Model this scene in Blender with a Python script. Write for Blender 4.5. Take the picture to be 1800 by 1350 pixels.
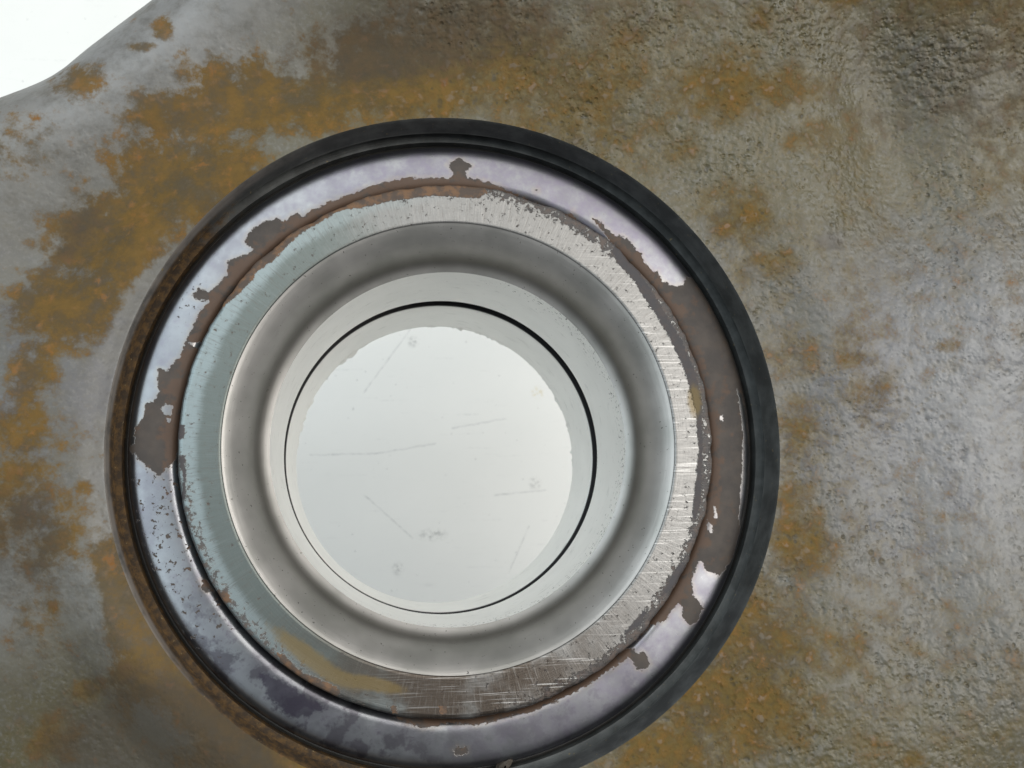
# Wheel bearing pressed into a rusty cast steering knuckle, lying on a white bench.
# All builder lengths are millimetres (bore axis = z, bearing face = z 0); MM turns them into metres.
import bpy, math, random
import numpy as np
from mathutils import Matrix, Vector

for o in list(bpy.data.objects):
    bpy.data.objects.remove(o)
MM = 0.001
scene = bpy.context.scene
COL = scene.collection

# ------------------------------------------------------------------ camera
cam_d = bpy.data.cameras.new('camera')
cam_d.sensor_fit = 'HORIZONTAL'; cam_d.sensor_width = 36.0; cam_d.lens = 32.0
cam_d.clip_start = 0.002; cam_d.clip_end = 20.0
cam_d.dof.use_dof = True; cam_d.dof.focus_distance = 0.0955; cam_d.dof.aperture_fstop = 80
cam = bpy.data.objects.new('camera', cam_d); COL.objects.link(cam)
cam.matrix_world = Matrix((
    (0.990519, 0.0, -0.137373, -7.22 * MM),
    (-0.019933, 0.989417, -0.143725, -7.88 * MM),
    (0.135919, 0.145101, 0.980037, 94.95 * MM),
    (0, 0, 0, 1)))
scene.camera = cam

# ------------------------------------------------------------------ light
world = bpy.data.worlds.new('World'); scene.world = world; world.use_nodes = True
bg = world.node_tree.nodes['Background']
bg.inputs[0].default_value = (0.92, 0.95, 1.0, 1); bg.inputs[1].default_value = 0.13

def area_lamp(name, loc, target, sx, sy, watts, col):
    d = bpy.data.lights.new(name, 'AREA'); d.shape = 'RECTANGLE'; d.size = sx; d.size_y = sy
    d.energy = watts; d.color = col
    o = bpy.data.objects.new(name, d); COL.objects.link(o)
    o.location = loc
    o.rotation_euler = (Vector(target) - Vector(loc)).to_track_quat('-Z', 'Y').to_euler()
    return o
area_lamp('ceiling_lamp_overhead', (0.36, 0.62, 1.15), (0, 0, 0), 1.6, 1.1, 9.0, (1.0, 0.97, 0.92))
area_lamp('window_left', (-0.64, 0.24, 1.00), (0, 0, 0), 1.1, 1.0, 7.5, (0.80, 0.925, 1.0))
area_lamp('ceiling_lamp_right', (0.70, 0.05, 1.02), (0, 0, 0), 0.55, 0.9, 6.8, (1.0, 0.97, 0.93))

vs = scene.view_settings
scene.display_settings.display_device = 'sRGB'
vs.view_transform = 'Standard'; vs.look = 'None'; vs.exposure = 0.33; vs.gamma = 1.0
vs.use_curve_mapping = False

# ------------------------------------------------------------------ measured wear and colour outlines (mm, on the part's own face)
SEAL_BROWN = [[[-26.48, 10.04], [-27.76, 10.81], [-28.39, 9.19], [-29.7, 7.69], [-30.44, 7.93], [-30.58, 6.98], [-30.36, 5.5], [-30.83, 4.49], [-31.61, 4.32], [-31.73, 3.03], [-32.09, 2.27], [-32.62, 1.75], [-32.56, 0.18], [-33.0, -0.05], [-33.03, -0.45], [-32.12, -1.38], [-31.09, -2.38], [-29.84, -3.31], [-29.37, -2.4], [-28.61, -1.66], [-27.63, 0.9], [-27.2, 5.43]], [[-25.36, 10.83], [-27.76, 10.69], [-27.66, 11.24], [-26.43, 14.04], [-25.65, 15.09], [-26.92, 15.32], [-27.39, 15.62], [-26.67, 16.42], [-25.68, 16.13], [-24.77, 16.94], [-23.81, 18.2], [-23.79, 19.44], [-22.57, 20.02], [-21.75, 20.29], [-21.29, 20.86], [-22.13, 21.53], [-21.8, 22.55], [-20.93, 23.39], [-19.99, 23.98], [-18.81, 24.33], [-18.14, 23.77], [-17.38, 24.62], [-16.6, 25.09], [-16.06, 24.53], [-15.22, 25.38], [-13.35, 26.27], [-12.02, 26.82], [-8.16, 28.56], [-5.23, 29.31], [-0.4, 29.47], [0.24, 29.89], [-0.38, 30.99], [0.96, 31.84], [2.35, 30.96], [1.71, 30.2], [1.7, 29.6], [4.69, 29.04], [6.79, 28.04], [13.02, 25.55], [13.55, 26.1], [14.18, 25.12], [13.17, 24.1], [6.77, 26.91], [-0.86, 27.35], [-9.56, 25.15], [-17.98, 20.81], [-22.58, 15.13]], [[15.82, 25.23], [16.47, 25.11], [17.24, 24.33], [18.19, 23.42], [19.18, 23.31], [20.21, 22.53], [21.35, 21.23], [21.7, 20.24], [22.85, 19.07], [23.32, 19.21], [23.67, 18.09], [24.57, 17.57], [26.11, 17.6], [26.56, 18.66], [27.83, 18.55], [30.91, 13.17], [32.84, 6.0], [33.26, -0.41], [32.48, -6.7], [30.43, -12.82], [28.76, -14.85], [27.19, -14.14], [26.73, -13.15], [26.27, -13.32], [25.41, -15.17], [25.68, -16.14], [25.52, -16.68], [26.07, -17.18], [26.66, -18.15], [25.96, -19.44], [25.05, -19.83], [24.15, -18.84], [24.26, -17.95], [23.77, -17.58], [22.9, -18.44], [22.3, -19.31], [21.16, -19.57], [19.22, -21.15], [22.54, -16.82], [26.07, -9.66], [27.46, -1.62], [26.6, 7.29], [22.7, 15.7], [17.71, 22.88]], [[18.19, -21.99], [18.81, -21.95], [19.22, -22.73], [19.66, -22.39], [20.03, -22.64], [20.48, -23.6], [19.96, -24.21], [19.03, -24.12], [18.69, -23.35], [18.09, -22.92], [16.83, -23.74], [13.96, -25.4], [11.86, -26.4], [9.43, -27.31], [7.63, -27.91], [2.0, -28.98], [-0.79, -28.68], [-3.28, -29.05], [-4.6, -28.6], [-6.54, -27.84], [-0.2, -27.76], [11.72, -25.19]], [[-0.53, -31.24], [-0.06, -30.88], [1.04, -31.05], [1.09, -31.44], [0.45, -31.84], [-0.24, -31.75]], [[-25.65, -13.63], [-25.16, -13.42], [-24.58, -14.22], [-24.4, -14.79], [-25.34, -14.76]], [[9.26, 28.45], [9.71, 28.53], [9.77, 28.13], [9.31, 27.98]]]
SEAL_CLEAR = [[[31.83, 5.81], [32.03, 4.71], [32.25, 0.42], [31.87, -3.75], [31.2, -8.47], [31.47, -9.41], [32.29, -6.69], [32.98, -1.68], [32.79, 2.78], [32.32, 5.03]], [[-30.03, 3.9], [-29.59, 4.25], [-28.96, 4.02], [-29.1, 3.08], [-29.83, 3.2]], [[-29.43, 2.72], [-29.09, 2.72], [-29.13, 2.25], [-29.47, 2.31]], [[29.53, 2.73], [30.06, 2.73], [29.96, 2.22], [29.56, 2.16]], [[28.39, -7.31], [28.71, -7.44], [28.72, -8.55], [28.4, -8.48]], [[27.61, -8.71], [28.15, -9.34], [27.98, -10.13], [27.55, -9.69]]]
SEAL_VIOLET = [[[-19.33, -24.23], [-18.81, -25.34], [-16.78, -27.24], [-15.06, -27.32], [-12.94, -26.55], [-15.09, -25.24], [-17.62, -23.42], [-19.8, -22.72]]]
FACE_BROWN = [[[-25.58, 11.05], [-24.35, 13.63], [-22.46, 15.28], [-20.78, 17.12], [-20.68, 17.73], [-18.74, 19.18], [-17.77, 20.37], [-16.09, 22.08], [-11.92, 24.82], [-9.7, 25.07], [-6.68, 25.91], [-2.22, 26.68], [2.74, 26.51], [3.88, 27.25], [2.77, 28.71], [-5.89, 28.43], [-14.31, 25.95], [-21.25, 20.17], [-26.2, 12.83]], [[-23.8, -14.39], [-22.71, -14.69], [-22.14, -15.81], [-22.95, -15.89], [-23.89, -14.93]], [[-18.0, -20.6], [-17.12, -20.91], [-15.45, -22.6], [-12.13, -24.1], [-11.57, -24.83], [-12.39, -25.71], [-14.88, -24.52], [-17.1, -22.54]], [[-6.78, -26.25], [-6.16, -26.28], [-5.99, -27.1], [-6.67, -27.12]], [[-2.04, -26.47], [-1.18, -26.51], [-1.19, -27.49], [-1.93, -27.46]]]
FACE_DARK = [[[17.43, 20.91], [18.27, 19.31], [19.76, 17.78], [20.73, 16.06], [22.06, 14.09], [23.85, 10.78], [25.3, 7.3], [26.2, 3.22], [26.36, -1.12], [25.79, -4.79], [25.23, -8.42], [25.72, -8.55], [26.46, -6.63], [26.87, -1.13], [26.97, 3.22], [26.65, 6.99], [25.15, 10.79], [23.35, 13.97], [21.55, 17.17], [19.74, 20.37], [18.19, 22.29]], [[23.35, -13.45], [24.31, -12.88], [24.46, -13.78], [23.12, -15.51], [21.64, -16.64], [21.35, -16.34]], [[19.43, -18.02], [20.05, -17.75], [19.06, -19.46], [17.5, -20.33], [17.4, -19.98]], [[-28.0, -1.15], [-27.12, -1.16], [-26.94, -3.44], [-26.98, -5.69], [-27.63, -5.68], [-27.26, -3.55]], [[-27.93, 1.99], [-27.21, 1.82], [-27.28, 0.55], [-27.99, 0.27]]]
RUST = [[-38.3, 14.0, 5.7, 4.4, 1], [-34.3, 20.5, 6.9, 5.0, 1], [-27.3, 27.3, 6.9, 5.0, 1], [-27.6, 34.0, 5.7, 2.5, 0.9], [-20.7, 36.2, 6.9, 3.8, 1], [-14.3, 36.5, 6.3, 3.8, 0.9], [-5.9, 38.9, 9.4, 5.7, 1], [3.4, 42.6, 10.1, 5.0, 0.9], [-41.1, 6.9, 2.5, 3.8, 0.8], [-38.9, 37.3, 3.1, 2.2, 0.7], [-30.1, 42.8, 1.1, 1.3, 0.8], [-32.3, 40.7, 1.6, 0.6, 0.8], [-44.4, 29.1, 3.8, 3.8, 0.5], [-42.3, 29.2, 2.5, 1.9, 0.4], [-40.4, 2.7, 1.3, 1.9, 0.7], [-41.8, -0.6, 3.8, 4.4, 0.7], [-42.0, -4.9, 3.1, 5.0, 0.7], [-35.4, -4.0, 1.4, 1.0, 0.8], [-37.8, -8.2, 2.5, 3.8, 0.5], [-40.2, -9.8, 3.1, 3.8, 0.6], [-39.9, -16.6, 3.8, 3.8, 0.5], [-32.8, -9.4, 1.9, 5.0, 1], [-31.0, -15.3, 2.5, 5.0, 1], [-28.0, -20.7, 3.1, 3.8, 1], [-23.2, -25.1, 3.8, 2.8, 1], [-17.8, -29.0, 4.4, 2.5, 1], [-28.9, -23.0, 4.4, 2.2, 0.9], [-36.0, -24.0, 1.6, 1.4, 0.9], [-39.7, -28.8, 3.1, 2.5, 0.7], [-21.0, -29.9, 6.9, 2.2, 0.8], [-31.9, -26.2, 2.5, 3.1, 0.5], [29.2, 38.5, 7.6, 3.8, 0.8], [35.9, 38.8, 5.0, 2.5, 0.8], [33.6, 46.0, 1.6, 1.3, 0.8], [42.2, 49.3, 4.4, 1.9, 0.8], [36.6, 49.0, 1.3, 1.3, 0.6], [31.7, 23.9, 3.8, 3.8, 0.9], [34.0, 18.8, 3.8, 1.9, 0.8], [40.3, 32.9, 3.8, 2.5, 0.7], [57.1, 48.4, 6.9, 4.4, 0.75], [61.8, 44.3, 5.7, 3.8, 0.6], [67.5, 41.7, 2.5, 3.8, 0.7], [64.8, 37.3, 3.1, 3.1, 0.5], [36.7, 9.2, 3.8, 3.1, 0.65], [42.6, 9.2, 2.5, 3.1, 0.7], [44.9, 4.8, 3.8, 3.8, 0.7], [36.7, -0.1, 2.8, 4.4, 0.75], [36.2, -6.8, 2.8, 3.8, 0.75], [35.9, -11.6, 3.5, 3.8, 0.9], [30.9, -21.4, 5.4, 6.3, 1], [27.4, -27.5, 7.6, 5.0, 1], [21.8, -31.6, 8.2, 3.1, 0.95], [37.6, -22.8, 5.0, 2.5, 0.6], [45.1, -32.8, 1.1, 0.8, 0.8], [61.3, -14.7, 1.9, 1.9, 0.5], [58.1, -26.0, 3.8, 4.4, 0.55], [53.5, 9.6, 1.4, 0.8, 0.6], [57.3, -7.8, 3.1, 2.5, 0.35], [62.5, -3.5, 1.9, 2.5, 0.35], [10.9, 40.4, 12.6, 6.3, 0.72], [12.7, 34.5, 8.8, 3.8, 0.7], [21.0, 32.1, 6.3, 3.8, 0.5], [22.9, 45.7, 7.6, 3.8, 0.4]]
SCRATCH = [[[-28.99, 10.84], [-10.21, 11.14]], [[-10.21, 11.14], [7.29, 13.82]], [[12.4, 18.53], [28.68, 21.16]], [[-13.46, -0.9], [0.47, -13.46]], [[28.66, -23.99], [34.87, -10.92]], [[2.45, 51.65], [-13.57, 29.16]], [[-26.23, -21.66], [-13.37, -28.41]], [[24.84, -1.53], [40.28, -0.44]]]
SPOTS = [[6.25, -12.77], [38.41, 29.09], [0.71, 44.65], [36.88, 1.64], [-3.65, -22.28]]


# ------------------------------------------------------------------ numeric helpers
rng = np.random.default_rng(7)
_lat = rng.random((256, 256))
def vnoise(x, y):
    xi = np.floor(x).astype(int); yi = np.floor(y).astype(int)
    fx = x - xi; fy = y - yi
    fx = fx * fx * (3 - 2 * fx); fy = fy * fy * (3 - 2 * fy)
    a = _lat[xi % 256, yi % 256]; b = _lat[(xi + 1) % 256, yi % 256]
    c = _lat[xi % 256, (yi + 1) % 256]; d = _lat[(xi + 1) % 256, (yi + 1) % 256]
    return (a * (1 - fx) + b * fx) * (1 - fy) + (c * (1 - fx) + d * fx) * fy - 0.5
def fbm(x, y, s, n=4, g=0.5):
    out = 0; a = 1.0
    for k in range(n):
        out = out + a * vnoise(x / s + 17.3 * k, y / s - 9.1 * k); s = s * 0.5; a *= g
    return out
def sdist(px, py, polys):
    """signed distance to a set of outlines, positive inside"""
    best = np.full(px.shape, -1e9)
    for poly in polys:
        p = np.array(poly); n = len(p)
        d = np.full(px.shape, 1e9); ins = np.zeros(px.shape, bool)
        for i in range(n):
            ax, ay = p[i]; bx, by = p[(i + 1) % n]
            ex, ey = bx - ax, by - ay
            t = np.clip(((px - ax) * ex + (py - ay) * ey) / (ex * ex + ey * ey + 1e-12), 0, 1)
            d = np.minimum(d, np.hypot(px - ax - t * ex, py - ay - t * ey))
            if ay != by:
                c = (ay > py) != (by > py)
                ins ^= c & (px < ex * (py - ay) / (by - ay) + ax)
        best = np.maximum(best, np.where(ins, d, -d))
    return best
def smooth(a, b, x):
    t = np.clip((x - a) / (b - a), 0, 1); return t * t * (3 - 2 * t)

# ------------------------------------------------------------------ mesh helpers
def mesh_obj(name, co, quads, mat, parent=None, attrs=None, smooth_on=True, sharp=None):
    me = bpy.data.meshes.new(name)
    co = np.asarray(co, float).reshape(-1, 3) * MM
    q = np.asarray(quads, np.int32).reshape(-1, 4)
    me.vertices.add(len(co)); me.vertices.foreach_set('co', co.ravel())
    me.loops.add(q.size); me.loops.foreach_set('vertex_index', q.ravel())
    me.polygons.add(len(q))
    me.polygons.foreach_set('loop_start', np.arange(0, q.size, 4, dtype=np.int32))
    me.polygons.foreach_set('loop_total', np.full(len(q), 4, np.int32))
    me.polygons.foreach_set('use_smooth', np.full(len(q), smooth_on))
    me.update(calc_edges=True); me.validate()
    for k, v in (attrs or {}).items():
        a = me.attributes.new(k, 'FLOAT', 'POINT'); a.data.foreach_set('value', np.asarray(v, np.float32).ravel())
    if sharp: me.set_sharp_from_angle(angle=math.radians(sharp))
    me.materials.append(mat)
    o = bpy.data.objects.new(name, me); COL.objects.link(o)
    if parent: o.parent = parent
    return o
def grid_quads(nr, nt, wrap=True):
    i = np.arange(nr - 1)[:, None]; j = np.arange(nt if wrap else nt - 1)[None, :]
    a = i * nt + j; b = i * nt + (j + 1) % nt
    return np.stack([a, b, b + nt, a + nt], -1).reshape(-1, 4)
def dense(profile, step):
    """resample an (r, z) polyline"""
    out = []
    for (r0, z0), (r1, z1) in zip(profile[:-1], profile[1:]):
        n = max(1, int(math.ceil(math.hypot(r1 - r0, z1 - z0) / step)))
        for k in range(n):
            t = k / n; out.append((r0 + (r1 - r0) * t, z0 + (z1 - z0) * t))
    out.append(profile[-1]); return np.array(out)
def spline(profile, n=6):
    """Catmull-Rom through the profile points"""
    p = [np.array(q, float) for q in profile]; p = [2 * p[0] - p[1]] + p + [2 * p[-1] - p[-2]]
    out = []
    for a, b, c, d in zip(p[:-3], p[1:-2], p[2:-1], p[3:]):
        for k in range(n):
            t = k / n
            out.append(tuple(0.5 * (2 * b + (c - a) * t + (2 * a - 5 * b + 4 * c - d) * t * t + (3 * b - a - 3 * c + d) * t ** 3)))
    out.append(tuple(p[-2])); return out
def lathe(profile, nt, step):
    p = dense(profile, step); th = np.linspace(0, 2 * np.pi, nt, endpoint=False)
    r = p[:, 0][:, None] + 0 * th; z = p[:, 1][:, None] + 0 * th
    return r, z, np.broadcast_to(th, r.shape)
def pack(r, z, th):
    return np.stack([r * np.cos(th), r * np.sin(th), z], -1)

def thing(name, label, cat):
    o = bpy.data.objects.new(name, None); o.empty_display_size = 0.02; COL.objects.link(o)
    o['label'] = label; o['category'] = cat
    return o

# ------------------------------------------------------------------ node helpers
class NT:
    def __init__(s, name):
        s.mat = bpy.data.materials.new(name); s.mat.use_nodes = True
        s.t = s.mat.node_tree; s.n = s.t.nodes; s.b = s.n['Principled BSDF']
        tc = s.n.new('ShaderNodeTexCoord')
        v = s.n.new('ShaderNodeVectorMath'); v.operation = 'SCALE'; v.inputs[3].default_value = 1000.0
        s.t.links.new(tc.outputs['Object'], v.inputs[0]); s.p = v.outputs[0]      # position in mm
    def set(s, inp, val):
        if hasattr(val, 'is_output'): s.t.links.new(val, inp)
        else: inp.default_value = val
    def m(s, op, a, b=0.0, c=0.0, clamp=False):
        x = s.n.new('ShaderNodeMath'); x.operation = op; x.use_clamp = clamp
        s.set(x.inputs[0], a); s.set(x.inputs[1], b); s.set(x.inputs[2], c); return x.outputs[0]
    def step(s, x, lo, hi):
        r = s.n.new('ShaderNodeMapRange'); r.interpolation_type = 'SMOOTHSTEP'
        s.set(r.inputs[0], x); s.set(r.inputs[1], lo); s.set(r.inputs[2], hi); return r.outputs[0]
    def noise(s, scale, detail=4, rough=0.55, vec=None, dist=0.0):
        x = s.n.new('ShaderNodeTexNoise'); x.inputs['Scale'].default_value = scale
        x.inputs['Detail'].default_value = detail; x.inputs['Roughness'].default_value = rough
        x.inputs['Distortion'].default_value = dist
        s.t.links.new(vec if vec is not None else s.p, x.inputs['Vector']); return x.outputs[0]
    def voro(s, scale, vec=None, feature='F1'):
        x = s.n.new('ShaderNodeTexVoronoi'); x.feature = feature; x.inputs['Scale'].default_value = scale
        s.t.links.new(vec if vec is not None else s.p, x.inputs['Vector']); return x.outputs[0]
    def attr(s, name):
        x = s.n.new('ShaderNodeAttribute'); x.attribute_name = name; return x.outputs['Fac']
    def mix(s, f, a, b):
        x = s.n.new('ShaderNodeMix'); x.data_type = 'RGBA'
        s.set(x.inputs[0], f)
        for i, v in ((6, a), (7, b)):
            s.set(x.inputs[i], v if hasattr(v, 'is_output') else (*v, 1))
        return x.outputs[2]
    def polar(s, ka, kr, kz=0.0):
        """seamless vector (ka*cos, ka*sin, kr*r + kz*z): streaks across or around the axis"""
        sp = s.n.new('ShaderNodeSeparateXYZ'); s.t.links.new(s.p, sp.inputs[0])
        r = s.m('SQRT', s.m('ADD', s.m('MULTIPLY', sp.outputs[0], sp.outputs[0]), s.m('MULTIPLY', sp.outputs[1], sp.outputs[1])))
        c = s.n.new('ShaderNodeCombineXYZ')
        s.set(c.inputs[0], s.m('MULTIPLY', s.m('DIVIDE', sp.outputs[0], r), ka))
        s.set(c.inputs[1], s.m('MULTIPLY', s.m('DIVIDE', sp.outputs[1], r), ka))
        s.set(c.inputs[2], s.m('ADD', s.m('MULTIPLY', r, kr), s.m('MULTIPLY', sp.outputs[2], kz)))
        return c.outputs[0]
    def bump(s, h, dist_mm, strength=1.0, normal=None):
        x = s.n.new('ShaderNodeBump'); s.set(x.inputs['Strength'], strength)
        x.inputs['Distance'].default_value = dist_mm * MM
        s.set(x.inputs['Height'], h)
        if normal is not None: s.t.links.new(normal, x.inputs['Normal'])
        return x.outputs[0]
    def out(s, **k):
        names = {'col': 'Base Color', 'rough': 'Roughness', 'metal': 'Metallic', 'spec': 'Specular IOR Level', 'nrm': 'Normal'}
        for a, v in k.items():
            if a == 'col' and not hasattr(v, 'is_output'): v = (*v, 1)
            s.set(s.b.inputs[names[a]], v)
        return s.mat

# ------------------------------------------------------------------ materials
def mat_casting():
    s = NT('cast_iron_grey_paint_and_rust')
    n_big = s.noise(0.13, 3, 0.6); n_mid = s.noise(0.50, 4, 0.68); n_fine = s.noise(2.4, 3, 0.6)
    n_t = s.noise(0.27, 5, 0.72)
    grit = s.attr('grit')
    def dimples(scale, size, thr):
        x = s.n.new('ShaderNodeTexVoronoi'); x.feature = 'F1'; x.inputs['Scale'].default_value = scale
        s.t.links.new(s.p, x.inputs['Vector'])
        sc = s.n.new('ShaderNodeSeparateColor'); s.t.links.new(x.outputs['Color'], sc.inputs[0])
        d = s.m('SUBTRACT', 1.0, s.step(x.outputs['Distance'], 0.04, s.m('ADD', size * 0.6, s.m('MULTIPLY', sc.outputs[1], size))))
        return s.m('MULTIPLY', d, s.step(sc.outputs[0], thr, thr + 0.35))
    d1 = dimples(1.0, 0.36, 0.25); d2 = dimples(1.9, 0.42, 0.15); und = s.noise(1.0, 1.5, 0.5)
    pits = s.m('SUBTRACT', und, s.m('ADD', s.m('MULTIPLY', d1, 0.16), s.m('MULTIPLY', d2, 0.12)))
    # rust where the measured patches are, with ragged, speckled edges
    v = s.m('ADD', s.attr('rust'), s.m('MULTIPLY', s.m('SUBTRACT', n_mid, 0.5), 1.7))
    v = s.m('ADD', v, s.m('MULTIPLY', s.m('SUBTRACT', n_big, 0.5), 0.9))
    v = s.m('ADD', v, s.m('MULTIPLY', s.m('SUBTRACT', n_fine, 0.5), 0.45))
    rust = s.step(v, s.m('SUBTRACT', 0.26, s.m('MULTIPLY', grit, 0.14)), s.m('ADD', 0.68, s.m('MULTIPLY', grit, 0.24)))
    spots = s.step(s.m('ADD', n_mid, s.m('MULTIPLY', s.attr('rust'), 0.06)), 0.675, 0.76)
    tint = s.m('ADD', s.attr('tint'), s.m('MULTIPLY', s.m('SUBTRACT', n_t, 0.5), 1.5))
    paint = s.mix(s.step(tint, -0.6, 0.05), (0.094, 0.094, 0.102), (0.090, 0.084, 0.067))
    paint = s.mix(s.step(tint, 0.0, 0.55), paint, (0.078, 0.066, 0.030))
    paint = s.mix(s.m('MULTIPLY', s.step(n_fine, 0.45, 0.75), 0.5), paint, (0.150, 0.147, 0.135))
    paint = s.mix(s.m('MULTIPLY', s.attr('pale_sheen'), s.step(n_t, 0.22, 0.58)), paint, (0.212, 0.213, 0.210))  # pale paint; the sheen at right and the lit rolled edge are painted in
    rc = s.mix(s.step(n_t, 0.35, 0.66), (0.078, 0.051, 0.018), (0.142, 0.085, 0.025))
    rc = s.mix(s.step(n_mid, 0.52, 0.74), rc, (0.180, 0.094, 0.026))
    col = s.mix(s.m('MULTIPLY', rust, s.m('ADD', 0.60, s.m('MULTIPLY', s.step(n_t, 0.3, 0.6), 0.34))), paint, rc)
    col = s.mix(s.m('MULTIPLY', spots, 0.8), col, (0.19, 0.088, 0.026))
    low = s.step(pits, 0.52, 0.38)                                     # thin rust film settled between the grains
    col = s.mix(s.m('MULTIPLY', s.m('MULTIPLY', low, grit), s.m('MULTIPLY', s.step(s.m('ADD', n_mid, s.m('MULTIPLY', s.attr('rust'), 0.3)), 0.40, 0.62), 0.6)), col, (0.112, 0.080, 0.026))
    col = s.mix(s.m('MULTIPLY', s.m('MULTIPLY', s.step(pits, 0.58, 0.72), grit), 0.35), col, (0.20, 0.195, 0.18))  # highlights on the grain tops put into the colour
    deep = s.step(pits, 0.36, 0.20)                                    # darker in the pits
    col = s.mix(s.m('MULTIPLY', s.m('MULTIPLY', deep, grit), 0.75), col, (0.055, 0.046, 0.030))
    shade_stain = s.step(s.m('ADD', s.attr('shade_stain'), s.m('MULTIPLY', s.m('SUBTRACT', n_mid, 0.5), 0.8)), 0.30, 0.85)
    col = s.mix(s.m('MULTIPLY', shade_stain, 0.7), col, (0.055, 0.046, 0.036))  # shade of hollows and turned-away slopes put into the colour, with dark stains
    h = s.m('SUBTRACT', s.m('MULTIPLY', und, 1.5), s.m('ADD', s.m('MULTIPLY', d1, 0.55), s.m('MULTIPLY', d2, 0.32)))
    h = s.m('ADD', h, s.m('MULTIPLY', n_fine, 0.14))
    nb = s.bump(h, 0.38, s.m('MULTIPLY', grit, s.m('ADD', 0.35, s.m('MULTIPLY', s.step(s.noise(0.11, 3, 0.65), 0.38, 0.66), 0.65))))
    rough = s.m('ADD', s.m('ADD', 0.47, s.m('MULTIPLY', rust, 0.25)), s.m('MULTIPLY', s.m('SUBTRACT', n_mid, 0.5), 0.25))
    return s.out(col=col, rough=s.m('SUBTRACT', rough, s.m('MULTIPLY', s.attr('gloss'), 0.08)), spec=s.m('SUBTRACT', 0.5, s.m('MULTIPLY', rust, 0.42)), nrm=nb)

def mat_lip():
    s = NT('machined_bore_lip_greasy_steel')
    n = s.noise(0.35, 4, 0.6); turn = s.noise(1.0, 3, 0.6, vec=s.polar(2.0, 5.0, 9.0))
    r = s.step(s.m('ADD', s.attr('rust'), s.m('MULTIPLY', s.m('SUBTRACT', s.noise(0.7, 5, 0.65), 0.5), 1.0)), 0.35, 0.75)
    col = s.mix(s.step(n, 0.35, 0.7), (0.052, 0.054, 0.052), (0.100, 0.104, 0.100))
    col = s.mix(r, col, s.mix(s.step(s.noise(1.1, 5, 0.7), 0.4, 0.65), (0.046, 0.034, 0.024), (0.112, 0.068, 0.030)))
    col = s.mix(s.m('MULTIPLY', s.attr('lip_highlight'), s.step(n, 0.2, 0.6)), col, (0.20, 0.18, 0.16))  # highlight along the rounded lip painted as a lighter colour
    speck = s.step(s.noise(2.6, 2, 0.5), 0.70, 0.74)
    col = s.mix(speck, col, (0.20, 0.16, 0.09))
    return s.out(col=col, rough=s.m('ADD', 0.46, s.m('MULTIPLY', turn, 0.2)), metal=s.m('MULTIPLY', s.m('SUBTRACT', 1.0, r), 0.2), spec=s.m('SUBTRACT', 0.5, s.m('MULTIPLY', r, 0.4)), nrm=s.bump(turn, 0.05, 0.5))

def mat_seal():
    s = NT('bright_seal_steel_with_rust_flakes')
    edge = s.m('ADD', s.m('MULTIPLY', s.m('SUBTRACT', s.noise(2.0, 2, 0.5), 0.5), 0.75), s.m('MULTIPLY', s.m('SUBTRACT', s.noise(4.2, 3, 0.65), 0.5), 0.42))
    sd = s.m('ADD', s.attr('brown'), edge)
    cl = s.m('ADD', s.attr('clear'), s.m('MULTIPLY', edge, 0.8))
    sd = s.m('MINIMUM', sd, s.m('MULTIPLY', cl, -1.0))
    brown = s.step(sd, -0.02, 0.09)
    halo = s.step(sd, -0.55, 0.05)
    vio = s.step(s.m('ADD', s.attr('violet'), s.m('MULTIPLY', edge, 1.8)), -0.25, 0.3)
    streak = s.noise(1.0, 4, 0.6, vec=s.polar(1.6, 2.2)); cloud = s.noise(0.25, 5, 0.6); mot = s.noise(0.9, 5, 0.7)
    base = s.mix(s.step(cloud, 0.35, 0.65), (0.172, 0.172, 0.187), (0.228, 0.234, 0.243))
    base = s.mix(s.m('MULTIPLY', s.step(mot, 0.52, 0.7), 0.35), base, (0.20, 0.185, 0.225))
    base = s.mix(s.m('MULTIPLY', s.attr('purple'), s.step(mot, 0.30, 0.62)), base, (0.150, 0.132, 0.185))
    base = s.mix(s.m('MULTIPLY', s.attr('dark_refl'), s.step(s.noise(0.45, 4, 0.65), 0.47, 0.60)), base, (0.085, 0.080, 0.092))  # mottled dark reflections painted into the base colour
    base = s.mix(s.m('MULTIPLY', halo, 0.25), base, (0.27, 0.22, 0.16))
    base = s.mix(s.m('MULTIPLY', vio, 0.75), base, (0.05, 0.042, 0.062))
    # scattered dark flecks where plating has gone
    fl = s.m('ADD', s.noise(1.9, 4, 0.65), s.m('MULTIPLY', s.attr('fleck'), 0.16))
    fleck = s.step(fl, 0.70, 0.73)
    bc = s.mix(s.step(s.noise(0.5, 5, 0.6), 0.35, 0.7), (0.044, 0.036, 0.031), (0.064, 0.050, 0.040))
    bc = s.mix(s.m('MULTIPLY', s.step(s.m('ADD', s.noise(0.8, 4, 0.6), s.m('MULTIPLY', s.attr('inner'), 0.22)), 0.56, 0.72), 0.8), bc, (0.088, 0.050, 0.030))
    k = s.m('MAXIMUM', brown, fleck)
    col = s.mix(k, base, bc)
    inv = s.m('SUBTRACT', 1.0, k)
    rough = s.m('ADD', s.m('MULTIPLY', k, 0.30), s.m('ADD', 0.20, s.m('MULTIPLY', mot, 0.24)))
    h = s.m('ADD', s.m('MULTIPLY', k, -0.6), s.m('MULTIPLY', streak, 0.06))
    h = s.m('ADD', h, s.m('MULTIPLY', s.m('MULTIPLY', mot, k), 0.35))
    return s.out(col=col, rough=rough, metal=s.m('MULTIPLY', inv, 0.92), spec=0.4, nrm=s.bump(h, 0.06, 0.8))

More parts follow.
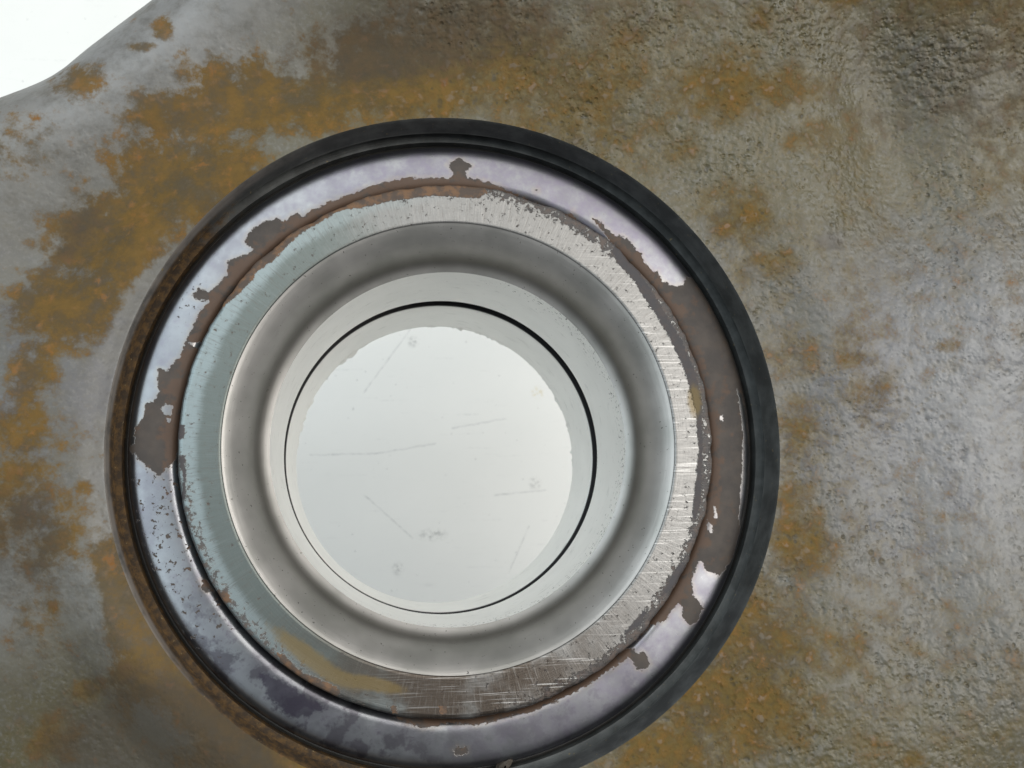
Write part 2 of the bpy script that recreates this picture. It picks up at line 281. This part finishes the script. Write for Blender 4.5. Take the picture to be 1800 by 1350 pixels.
def mat_face():
    s = NT('ground_race_face_with_rust')
    streak = s.noise(1.0, 3, 0.7, vec=s.polar(150.0, 0.5)); lines = s.noise(1.0, 3, 0.6, vec=s.polar(3.0, 7.0))
    scr = s.noise(1.0, 2, 0.5, vec=s.polar(34.0, 0.9))
    edge = s.m('ADD', s.m('MULTIPLY', s.m('SUBTRACT', s.noise(2.6, 4, 0.7), 0.5), 0.8), s.m('MULTIPLY', s.m('SUBTRACT', streak, 0.5), 0.15))
    brown = s.step(s.m('ADD', s.attr('brown'), edge), -0.02, 0.10)
    dk = s.step(s.m('ADD', s.attr('dark'), s.m('MULTIPLY', edge, 1.2)), -0.05, 0.12)
    cloud = s.noise(0.22, 4, 0.6); mot = s.noise(1.6, 6, 0.75)
    pat = s.attr('patina_refl')  # teal patina on the left, with the bluish reflection put into its colour
    base = s.mix(s.step(s.m('ADD', pat, s.m('MULTIPLY', s.m('SUBTRACT', cloud, 0.5), 0.8)), 0.2, 0.9), (0.212, 0.208, 0.200), (0.118, 0.133, 0.125))
    frost = s.m('MULTIPLY', pat, s.step(s.m('ADD', s.attr('outer'), s.m('ADD', s.m('MULTIPLY', s.m('SUBTRACT', cloud, 0.5), 1.2), s.m('MULTIPLY', s.m('SUBTRACT', streak, 0.5), 0.5))), 0.1, 1.0))
    base = s.mix(s.m('MULTIPLY', frost, 0.85), base, (0.225, 0.260, 0.262))
    base = s.mix(s.m('MULTIPLY', s.step(mot, 0.5, 0.75), 0.4), base, (0.12, 0.12, 0.105))
    base = s.mix(s.m('MULTIPLY', s.attr('brownish'), s.step(s.m('ADD', cloud, s.m('MULTIPLY', streak, 0.2)), 0.35, 0.65)), base, (0.082, 0.066, 0.053))  # dark reflection at the bottom painted in, together with brown dirt
    base = s.mix(s.m('MULTIPLY', s.step(streak, 0.5, 0.72), s.m('SUBTRACT', 0.30, s.m('MULTIPLY', pat, 0.24))), base, (0.37, 0.358, 0.34))
    base = s.mix(s.m('MULTIPLY', s.step(streak, 0.46, 0.30), 0.45), base, (0.115, 0.102, 0.090))
    mp = s.n.new('ShaderNodeMapping'); s.t.links.new(s.p, mp.inputs[0]); mp.inputs['Rotation'].default_value = (0, 0, 0.75); mp.inputs['Scale'].default_value = (0.12, 5.0, 0.5)
    dia = s.noise(1.0, 2, 0.6, vec=mp.outputs[0])
    base = s.mix(s.m('MULTIPLY', s.m('MULTIPLY', s.step(dia, 0.56, 0.70), s.attr('scored')), 0.75), base, (0.50, 0.49, 0.475))
    # outer rim: flaked, mottled dark and white
    fl = s.m('ADD', mot, s.m('MULTIPLY', s.attr('rimwear'), 0.20))
    flake = s.step(fl, 0.60, 0.66)
    k = s.m('MAXIMUM', s.m('MAXIMUM', brown, dk), s.m('MULTIPLY', flake, 0.85))
    bc = s.mix(s.step(s.noise(0.9, 4, 0.6), 0.4, 0.65), (0.070, 0.050, 0.038), (0.150, 0.082, 0.042))
    bc = s.mix(s.m('MAXIMUM', s.m('MULTIPLY', dk, 0.85), s.m('MULTIPLY', s.m('SUBTRACT', 1.0, brown), 0.6)), bc, (0.050, 0.048, 0.052))
    col = s.mix(k, base, bc)
    yel = s.step(s.m('ADD', s.attr('yellow'), s.m('MULTIPLY', s.m('SUBTRACT', mot, 0.5), 0.6)), 0.35, 0.8)
    col = s.mix(s.m('MULTIPLY', yel, 0.7), col, (0.16, 0.11, 0.035))
    inv = s.m('SUBTRACT', 1.0, s.m('MAXIMUM', k, s.m('MULTIPLY', yel, 0.5)))
    h = s.m('ADD', s.m('MULTIPLY', streak, 0.28), s.m('ADD', s.m('MULTIPLY', lines, 0.35), s.m('MULTIPLY', scr, 0.3)))
    h = s.m('ADD', h, s.m('MULTIPLY', k, -0.8)); h = s.m('ADD', h, s.m('MULTIPLY', s.m('MULTIPLY', mot, s.attr('rimwear')), 0.45))
    rough = s.m('ADD', 0.36, s.m('ADD', s.m('MULTIPLY', k, 0.3), s.m('MULTIPLY', mot, 0.12)))
    return s.out(col=col, rough=rough, metal=s.m('MULTIPLY', inv, 0.85), spec=0.45, nrm=s.bump(h, 0.06, s.m('SUBTRACT', 0.9, s.m('MULTIPLY', pat, 0.5))))

def mat_bore(name, c0, c1, metal, r0):
    s = NT(name)
    lines = s.noise(1.0, 2, 0.6, vec=s.polar(5.0, 2.5, 5.0)); cl = s.noise(0.14, 3, 0.6)
    sp = s.step(s.m('ADD', s.noise(2.6, 3, 0.6), s.m('MULTIPLY', s.attr('speck'), 0.10)), 0.71, 0.74)
    col = s.mix(s.step(cl, 0.3, 0.7), c0, c1)
    smear = s.step(s.noise(1.0, 3, 0.6, vec=s.polar(9.0, 1.4, 1.0)), 0.58, 0.75)
    col = s.mix(s.m('MULTIPLY', smear, 0.25), col, (0.25, 0.25, 0.24))
    col = s.mix(s.m('MULTIPLY', sp, 0.9), col, (0.06, 0.055, 0.05))
    grime_shade = s.step(s.m('ADD', s.attr('grime_shade'), s.m('MULTIPLY', s.m('SUBTRACT', s.noise(0.12, 2, 0.5), 0.5), 0.4)), 0.0, 1.0)
    col = s.mix(s.m('MULTIPLY', grime_shade, 0.8), col, (0.075, 0.070, 0.058))  # dark reflection in the mouth valley painted in, along with some grime
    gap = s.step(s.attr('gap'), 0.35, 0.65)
    col = s.mix(gap, col, (0.012, 0.011, 0.012))                      # shade inside the deep split put into the colour
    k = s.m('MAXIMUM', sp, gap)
    return s.out(col=col, rough=s.m('ADD', r0, s.m('MULTIPLY', cl, 0.14)), metal=s.m('MULTIPLY', s.m('SUBTRACT', 1.0, k), metal), spec=0.4, nrm=s.bump(lines, 0.02, 0.4))

def mat_dark(name, c, rough=0.6):
    s = NT(name)
    n = s.noise(1.2, 4, 0.65)
    return s.out(col=s.mix(n, tuple(v * 0.6 for v in c), tuple(v * 1.5 for v in c)), rough=rough, spec=0.4, nrm=s.bump(n, 0.08, 0.6))

def mat_table():
    s = NT('scuffed_white_laminate')
    cl = s.noise(0.05, 4, 0.6); f = s.noise(0.9, 5, 0.7)
    col = s.mix(cl, (0.785, 0.795, 0.765), (0.84, 0.845, 0.815))
    sp = s.n.new('ShaderNodeSeparateXYZ'); s.t.links.new(s.p, sp.inputs[0]); X, Y = sp.outputs[0], sp.outputs[1]
    wob = s.m('MULTIPLY', s.m('SUBTRACT', s.noise(0.35, 3, 0.6), 0.5), 1.2)
    tot = 0.0
    for (ax, ay), (bx, by) in SCRATCH:
        ex, ey = bx - ax, by - ay; L = ex * ex + ey * ey
        t = s.m('DIVIDE', s.m('ADD', s.m('MULTIPLY', s.m('SUBTRACT', X, ax), ex), s.m('MULTIPLY', s.m('SUBTRACT', Y, ay), ey)), L, clamp=True)
        dx = s.m('SUBTRACT', s.m('SUBTRACT', X, ax), s.m('MULTIPLY', t, ex)); dy = s.m('SUBTRACT', s.m('ADD', s.m('SUBTRACT', Y, ay), wob), s.m('MULTIPLY', t, ey))
        d = s.m('SQRT', s.m('ADD', s.m('MULTIPLY', dx, dx), s.m('MULTIPLY', dy, dy)))
        tot = s.m('MAXIMUM', tot, s.m('SUBTRACT', 1.0, s.step(d, 0.03, 0.30)))
    tot = s.m('MULTIPLY', tot, s.step(f, 0.25, 0.70))
    col = s.mix(s.m('MULTIPLY', tot, 0.48), col, (0.22, 0.23, 0.24))
    st = s.n.new('ShaderNodeMapping'); s.t.links.new(s.p, st.inputs[0]); st.inputs['Scale'].default_value = (0.09, 0.9, 0.5); st.inputs['Rotation'].default_value = (0, 0, 1.1)
    scuff = s.step(s.noise(1.0, 5, 0.65, vec=st.outputs[0]), 0.62, 0.75)
    col = s.mix(s.m('MULTIPLY', scuff, 0.16), col, (0.45, 0.46, 0.46))
    for ang, fr in ((0.35, 1.1), (-0.9, 0.9), (1.6, 1.3)):
        mp = s.n.new('ShaderNodeMapping'); s.t.links.new(s.p, mp.inputs[0]); mp.inputs['Rotation'].default_value = (0, 0, ang); mp.inputs['Scale'].default_value = (0.035, fr, 0.3)
        hair = s.step(s.noise(1.0, 3, 0.75, vec=mp.outputs[0]), 0.66, 0.72)
        col = s.mix(s.m('MULTIPLY', s.m('MULTIPLY', hair, s.step(f, 0.4, 0.6)), 0.26), col, (0.35, 0.36, 0.36))
    for i, (cx, cy) in enumerate(SPOTS):
        dx = s.m('SUBTRACT', X, cx); dy = s.m('MULTIPLY', s.m('SUBTRACT', Y, cy), 2.4 if i == 0 else 1.0)
        d = s.m('SQRT', s.m('ADD', s.m('MULTIPLY', dx, dx), s.m('MULTIPLY', dy, dy)))
        w = s.m('MULTIPLY', s.m('SUBTRACT', 1.0, s.step(d, 0.5, 6.0 if i == 0 else 2.5)), s.step(s.noise(1.1, 5, 0.75), 0.47, 0.60))
        col = s.mix(s.m('MULTIPLY', w, 0.6), col, (0.55, 0.45, 0.16) if i == 1 else (0.25, 0.26, 0.25))
    dots = s.step(s.noise(0.8, 2, 0.5), 0.73, 0.76)
    col = s.mix(s.m('MULTIPLY', dots, 0.5), col, (0.2, 0.2, 0.2))
    return s.out(col=col, rough=0.38, spec=0.4, nrm=s.bump(s.m('ADD', f, tot), 0.03, 0.3))

M_CAST = mat_casting(); M_LIP = mat_lip(); M_SEAL = mat_seal(); M_FACE = mat_face(); M_BORE = mat_bore('honed_bore_steel', (0.75, 0.745, 0.72), (0.80, 0.795, 0.77), 0.45, 0.42); M_COVE = mat_bore('turned_mouth_steel', (0.29, 0.285, 0.265), (0.40, 0.385, 0.365), 0.7, 0.33)
M_RACE = mat_dark('oily_dark_bearing_steel', (0.035, 0.033, 0.030), 0.5)
M_FLAKE = mat_dark('dark_rust_flake', (0.05, 0.04, 0.03), 0.7)
M_TABLE = mat_table()

# ------------------------------------------------------------------ setting: the white bench
TZ = -175.0
tb = mesh_obj('table_top', [(-900, -700, TZ), (900, -700, TZ), (900, 700, TZ), (-900, 700, TZ),
                            (-900, -700, TZ - 25), (900, -700, TZ - 25), (900, 700, TZ - 25), (-900, 700, TZ - 25)],
              [(0, 1, 2, 3), (7, 6, 5, 4), (0, 4, 5, 1), (1, 5, 6, 2), (2, 6, 7, 3), (3, 7, 4, 0)], M_TABLE, smooth_on=False)
tb['kind'] = 'structure'

# ------------------------------------------------------------------ steering knuckle
knuckle = thing('steering_knuckle', 'rusty grey cast iron knuckle casting around the bearing bore', 'casting')

OUT = [(-180, 66), (-165, 62), (-144, 62), (-120, 56), (-90, 54), (-60, 60), (-30, 80), (-15, 80), (0, 78), (20, 86), (37, 99), (50, 92), (65, 78), (85, 68), (100, 64.5), (112, 61.4),
       (123.8, 59.3), (129, 59.0), (133, 58.9), (136.1, 58.8), (138.8, 59.5), (141.9, 61.1), (147, 64), (154, 66.5), (166, 68), (180, 66)]
def r_outline(th):
    d = np.degrees(th); d = (d + 180) % 360 - 180
    g = np.linspace(-180, 180, 1441)[:-1]
    v = np.interp(g, [a for a, _ in OUT], [b for _, b in OUT])
    k = np.hanning(23); k /= k.sum()
    v = np.convolve(np.concatenate([v[-40:], v, v[:40]]), k, 'same')[40:-40]
    return np.interp(d, np.append(g, 180), np.append(v, v[0]))

# broad swellings and hollows of the casting: x, y, sigma along, sigma across, angle, height
RELIEF = [(-38, 22, 16, 5.5, 40, -3.6), (-8, 43, 13, 5, 12, -2.5), (-28, 40, 14, 5, 40, 1.5),
          (30, 66, 34, 15, 4, 9.0), (70, 64, 18, 17, 25, 9.0), (58, -2, 22, 13, 85, 2.0), (49, 38, 4.5, 14, 12, -2.6), (61, 15, 8, 9, 0, 2.2), (48, -14, 5, 12, 10, -1.6), (60, -26, 8, 9, 0, 2.4), (41, 12, 4, 16, 8, 0.8),
          (46, -34, 16, 12, 40, 2.5), (-48, -36, 20, 15, -40, -9.0), (-46, 4, 10, 16, 0, 1.5)]
def blob(x, y, cx, cy, sa, sb, ang):
    a = math.radians(ang); u = (x - cx) * math.cos(a) + (y - cy) * math.sin(a); v = -(x - cx) * math.sin(a) + (y - cy) * math.cos(a)
    return np.exp(-0.5 * ((u / sa) ** 2 + (v / sb) ** 2))
LIP_R, LIP_Z = 34.66, 2.2
def relief(x, y):
    r = np.hypot(x, y)
    h = np.full(x.shape, LIP_Z)
    for cx, cy, sa, sb, ang, amp in RELIEF:
        h = h + amp * blob(x, y, cx, cy, sa, sb, ang) * smooth(LIP_R, LIP_R + 9, r)
    h = h + smooth(LIP_R + 0.5, LIP_R + 10, r) * 0.5 * fbm(x + 90, y + 70, 17.0, 2)
    h = h + smooth(LIP_R + 0.2, LIP_R + 2, r) * 0.07 * fbm(x + 31, y + 11, 2.4, 3)
    th = np.arctan2(y, x)
    left = smooth(0.2, 0.9, np.cos(th - math.radians(193)))          # the bore edge is worn round on this side
    h = h - left * 1.3 * np.exp(-(np.abs(r - LIP_R) / 1.5) ** 1.2)
    return h

NT_, NR = 1500, 330
th = np.linspace(0, 2 * np.pi, NT_, endpoint=False)[None, :]
ro = r_outline(th)
s = (np.linspace(0, 1, NR)[:, None]) ** 1.15
r = LIP_R + s * (ro - LIP_R)
# the rolled rim: cluster rings near the outline
x = r * np.cos(th); y = r * np.sin(th); z = relief(x, y)
e = ro - r; RR = 9.0
z = z - np.where(e < RR, RR - np.sqrt(np.maximum(RR * RR - (RR - np.minimum(e, RR)) ** 2, 0)), 0)
rust = np.zeros(x.shape)
for cx, cy, a, b, w in RUST:
    rust = np.maximum(rust, w * np.exp(-0.55 * (((x - cx) / a) ** 2 + ((y - cy) / b) ** 2) ** 1.3))
band = smooth(0.80, 0.98, np.cos(th - math.radians(172))) * np.exp(-((r - LIP_R) / 1.5) ** 2)      # rounded bore edge: rust kept off, its highlight put into the colour
rust = rust * (1 - band) + 1.0 * smooth(0.86, 0.97, np.cos(th - math.radians(222))) * np.exp(-((r - LIP_R) / 2.2) ** 2)
rust = np.maximum(rust * (1 - 0.12 * smooth(0, 20, x)), 0.10 + 0.14 * smooth(20, 40, x) - 0.08 * blob(x, y, 57, 2, 14, 10, 80) + 0.25 * smooth(75, 85, np.hypot(x, y)))
tint = (0.55 * blob(x, y, 14, 46, 40, 16, 0) + 0.95 * blob(x, y, 54, 42, 20, 13, 0) + 0.2 * blob(x, y, -45, 30, 8, 8, 0) - 0.35 * blob(x, y, -30, 42, 16, 8, 40) + 0.3 * blob(x, y, 58, -8, 8, 8, 0)
        + 0.45 * blob(x, y, 42, -32, 22, 12, 0) + 0.22 * blob(x, y, 42, 10, 7, 24, 0) + 0.5 * blob(x, y, -36, -26, 16, 12, 0) - 0.95 * blob(x, y, 52, 3, 11, 17, 0) - 0.35 * blob(x, y, -38, 2, 10, 14, 0) + 0.06)  # olive and grey paint, plus cool sheen at right and upper-right shade as tint
grit = np.clip(0.16 + 0.75 * smooth(-14, 4, x) - 0.45 * blob(x, y, 58, -2, 9, 16, 0) + 0.1 * smooth(0, -30, x) * smooth(20, -20, y), 0.12, 1)
shade_stain = 0.7 * blob(x, y, -38.5, 21.5, 5, 2.0, 50) + 0.6 * blob(x, y, -9, 41.5, 7, 3.0, 12) + 1.1 * blob(x, y, -33, -31, 4.5, 3, 0) + 1.1 * blob(x, y, -23, -29.5, 6, 2.2, -35) + 0.6 * blob(x, y, -42, -8, 4, 5, 0) + 0.6 * blob(x, y, 57, 40, 14, 10, 0) + 0.6 * blob(x, y, 0, 45, 13, 5, 0) + 0.5 * blob(x, y, -34, -24, 14, 9, 0) + 0.3 * blob(x, y, 24, 48, 16, 6, 0) + 0.9 * blob(x, y, 41.5, 21.5, 1.6, 0.9, 0)
co = np.stack([x, y, z], -1)
# side wall and underside
BZ = -24.0
wall = [z[-1] * (1 - k) + BZ * k for k in (0.33, 0.66, 1.0)]
rows = [np.stack([x[-1], y[-1], w], -1) for w in wall]
for rr, zz in ((0.5, BZ), (None, BZ), (None, -39.5)):
    R2 = (ro[0] * rr + 41 * (1 - rr)) if rr else np.full(NT_, 41.0)
    rows.append(np.stack([R2 * np.cos(th[0]), R2 * np.sin(th[0]), np.full(NT_, zz)], -1))
rows.append(np.stack([34.0 * np.cos(th[0]), 34.0 * np.sin(th[0]), np.full(NT_, -39.5)], -1))
co = np.concatenate([co, np.array(rows)], 0)
ext = lambda a, v: np.concatenate([a, np.full((len(rows), NT_), v)], 0)
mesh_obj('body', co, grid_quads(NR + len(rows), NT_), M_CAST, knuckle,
         {'rust': ext(rust, 0.5), 'tint': ext(tint, 0.0), 'grit': ext(grit, 0.5), 'shade_stain': ext(shade_stain, 0.0), 'pale_sheen': ext(np.clip(0.8 * blob(x, y, 57, 3, 14, 9, 80) + 0.95 * blob(x, y, -33, 42, 20, 7, 42) + 0.3 * band + 0.9 * blob(x, y, -30.5, -18.5, 6, 3, -58) + 0.6 * blob(x, y, -44, -16, 5, 5, 0), 0, 1), 0.0), 'gloss': ext(blob(x, y, 56, 0, 16, 10, 80) + 0.5 * blob(x, y, -30, 42, 16, 6, 40), 0.0)})

# arms of the casting, beyond the picture, that carry it above the bench
for a, r0, r1 in ((178, 57, 95), (-28, 66, 110), (40, 82, 122)):
    t = math.radians(a)
    n, k = 40, 16
    ang = np.linspace(0, 2 * np.pi, k, endpoint=False)
    c = []
    for i in range(n):
        u = i / (n - 1); zz = (BZ + 4) * (1 - u) + (TZ + 0.1) * u
        rad = r0 + (r1 - r0) * (u ** 1.6); wd = 9.0 - 2.5 * math.sin(math.pi * u) + (1.5 if u > 0.9 else 0); dp = 7.0 - 1.5 * math.sin(math.pi * u)
        if i == 0 or i == n - 1: wd = dp = 0.05; zz = (BZ + 4) if i == 0 else TZ + 0.1
        lx, ly = dp * np.cos(ang), wd * np.sin(ang)
        px = (rad + lx) * math.cos(t) - ly * math.sin(t); py = (rad + lx) * math.sin(t) + ly * math.cos(t)
        c.append(np.stack([px, py, np.full(k, zz)], -1))
    mesh_obj('arm', np.array(c), grid_quads(n, k), M_CAST, knuckle, {'rust': np.full((n, k), 0.45), 'grit': np.full((n, k), 0.5)})

# the machined bore: dark chamfered lip, snap-ring groove, wall
R_, Z_, T_ = lathe([(34.66, 2.2), (34.55, 1.9), (34.28, -0.75), (34.24, -0.85), (35.3, -0.95), (35.3, -2.7), (34.02, -2.8), (34.02, -39.4)], 720, 0.25)
zl = relief(LIP_R * np.cos(T_[0]), LIP_R * np.sin(T_[0]))
lift = (zl - LIP_Z)[None, :] * np.clip((Z_ + 0.75) / 2.95, 0, 1)
rl = smooth(0.0, 0.75, np.cos(T_ - math.radians(205))) * (1.05 - 0.75 * smooth(0.2, 1.2, Z_) * smooth(0.6, 0.9, np.cos(T_ - math.radians(165)))) + 0.05
mesh_obj('bore_lip', pack(R_, Z_ + lift, T_), grid_quads(*R_.shape)[:, ::-1], M_LIP, knuckle, {'rust': rl, 'lip_highlight': smooth(0.45, 0.9, np.cos(T_ - math.radians(172))) * smooth(0.0, 1.2, Z_)}, sharp=30)

# ------------------------------------------------------------------ wheel bearing
bearing = thing('wheel_bearing', 'double row wheel bearing with bright rust flaked seal pressed into the knuckle bore', 'bearing')

# outer race, mostly hidden below the seal
R_, Z_, T_ = lathe([(34.0, -38), (34.0, -3.9), (33.7, -3.6), (31.0, -3.6), (31.0, -38), (34.0, -38)], 360, 3.0)
mesh_obj('outer_race', pack(R_, Z_, T_), grid_quads(*R_.shape), M_RACE, bearing, sharp=30)

# seal: crowned sheet-steel ring
prof = [(28.3, -4.2), (28.3, -2.8), (28.36, -2.45), (28.52, -2.15), (28.78, -1.93), (29.1, -1.82), (29.5, -1.77), (30.3, -1.75), (31.4, -1.77), (32.2, -1.83), (32.7, -1.97), (33.1, -2.3), (33.38, -2.8), (33.5, -3.5), (33.5, -4.6)]
R_, Z_, T_ = lathe(spline(prof, 4), 1400, 0.12)
X, Y = R_ * np.cos(T_), R_ * np.sin(T_)
Z_ = Z_ + 0.05 * fbm(X + 50, Y + 50, 7.0, 2) * smooth(28.9, 29.6, R_)
dg = np.degrees(T_)
def arc(center, half, soft=10):
    d = np.abs((dg - center + 180) % 360 - 180); return 1 - smooth(half - soft, half + soft, d)
mesh_obj('seal', pack(R_, Z_, T_), grid_quads(*R_.shape)[:, ::-1], M_SEAL, bearing,
         {'brown': sdist(X, Y, SEAL_BROWN), 'clear': sdist(X, Y, SEAL_CLEAR), 'violet': sdist(X, Y, SEAL_VIOLET),
          'fleck': arc(200, 22) + 0.7 * arc(150, 12) + 0.4 * arc(325, 20) - 0.4, 'inner': smooth(30.6, 28.9, R_), 'purple': 0.5 * arc(75, 45, 20) + 0.4 * arc(305, 30, 20), 'dark_refl': 0.85 * arc(238, 26, 12) + 0.35 * arc(290, 25, 15)})

# upper inner race: ground face, coved mouth, land
face_p = [(27.35, -4.6), (27.9, -3.0), (27.95, -0.35), (27.8, -0.10), (27.5, 0.0), (23.95, 0.0), (23.78, -0.05), (23.70, -0.14)]
R_, Z_, T_ = lathe(face_p, 1400, 0.12)
dg = np.degrees(T_); X, Y = R_ * np.cos(T_), R_ * np.sin(T_)
bj = np.stack([fbm(40 + 22 * np.cos(T_[0]), 40 + 22 * np.sin(T_[0]), 1.4, 4)] * len(R_))
R_ = R_ + 0.22 * bj * smooth(27.2, 27.8, R_) * (0.3 + arc(-20, 75, 25) + arc(100, 60, 20))
inner = mesh_obj('inner_race', pack(R_, Z_, T_), grid_quads(*R_.shape)[:, ::-1], M_FACE, bearing,
         {'brown': sdist(X, Y, FACE_BROWN), 'dark': sdist(X, Y, FACE_DARK),
          'outer': smooth(25.2, 26.8, R_), 'scored': arc(-25, 70, 25), 'patina_refl': arc(185, 75, 30), 'brownish': arc(272, 34, 24),
          'rimwear': smooth(26.0, 27.4, R_) * (arc(5, 80, 25) * 0.9 + arc(215, 30, 15) * 0.6),
          'yellow': blob(X, Y, -14.8, -21.2, 4, 0.8, -38) + blob(X, Y, -8, -24.2, 2.5, 0.6, -15) + blob(X, Y, 26.2, 4.2, 0.7, 1.6, 0)})
cove_p = [(23.70, -0.14), (23.3, -0.38), (22.7, -0.85), (22.1, -1.45), (21.6, -2.1), (21.2, -2.8), (20.9, -3.5), (20.65, -4.0), (20.35, -4.3), (19.95, -4.58), (19.5, -4.85)]
R_, Z_, T_ = lathe(spline(cove_p), 720, 0.12)
mesh_obj('mouth', pack(R_, Z_, T_), grid_quads(*R_.shape)[:, ::-1], M_COVE, inner,
         {'speck': np.full(R_.shape, 0.32), 'gap': np.zeros(R_.shape), 'grime_shade': 0.8 * np.exp(-((R_ - 20.6) / 0.75) ** 2)})
bore_p = [(19.5, -4.85), (19.5, -18.7), (19.6, -18.8), (23.0, -18.8), (23.0, -18.0)]
R_, Z_, T_ = lathe(bore_p, 720, 0.25)
spk = -0.35 + 1.2 * smooth(-11, -6, Z_) * smooth(-4.2, -4.9, Z_) * smooth(-0.6, 0.3, np.cos(T_ - 5.9))
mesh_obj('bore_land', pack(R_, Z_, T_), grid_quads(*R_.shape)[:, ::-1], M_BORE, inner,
         {'speck': spk + 0.25, 'gap': (Z_ < -18.75) | (R_ > 19.8), 'grime_shade': np.zeros(R_.shape)}, sharp=30)

# lower inner race
low_p = [(23.0, -22.0), (23.0, -21.75), (19.7, -21.75), (19.5, -21.95), (19.5, -34.3), (19.55, -34.6), (20.4, -36.0), (21.0, -38.0), (27.0, -38.0), (27.0, -22.0), (23.0, -22.0)]
R_, Z_, T_ = lathe(low_p, 720, 0.3)
jag = fbm(60 + 19 * np.cos(T_), 60 + 19 * np.sin(T_), 2.2, 5, 0.75)
low = (R_ < 19.7) & (Z_ < -33)
R_ = R_ - np.where(low & (Z_ < -34.0), np.maximum(jag, 0.05) * 0.5 * (np.sin(T_) > -0.1), 0)
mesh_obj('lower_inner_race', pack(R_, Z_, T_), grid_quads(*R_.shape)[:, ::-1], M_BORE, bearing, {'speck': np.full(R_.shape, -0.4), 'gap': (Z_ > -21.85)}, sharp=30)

# ------------------------------------------------------------------ loose flake of rust caught at the edge of the seal
random.seed(4)
def flake(loc, sx, sy, sz, rz, label):
    n, k = 9, 4
    pts = []
    for i in range(k):
        f = (0.25, 1.0, 0.9, 0.2)[i]; zz = (-0.1, 0.1, 0.75, 1.0)[i] * sz
        for j in range(n):
            a = 2 * math.pi * j / n; q = f * random.uniform(0.65, 1.25)
            pts.append((sx * q * math.cos(a), sy * q * math.sin(a), zz * random.uniform(0.7, 1.2)))
    p = np.array(pts); c, s_ = math.cos(rz), math.sin(rz)
    p = np.stack([p[:, 0] * c - p[:, 1] * s_ + loc[0], p[:, 0] * s_ + p[:, 1] * c + loc[1], p[:, 2] + loc[2]], 1)
    o = mesh_obj('rust_flake', p, grid_quads(k, n), M_FLAKE, smooth_on=False)
    o['label'] = label; o['category'] = 'flake'
flake((4.8, -33.2, -2.6), 1.0, 0.5, 0.9, 0.6, 'small dark rust flake stuck on the bottom outer edge of the bright seal')
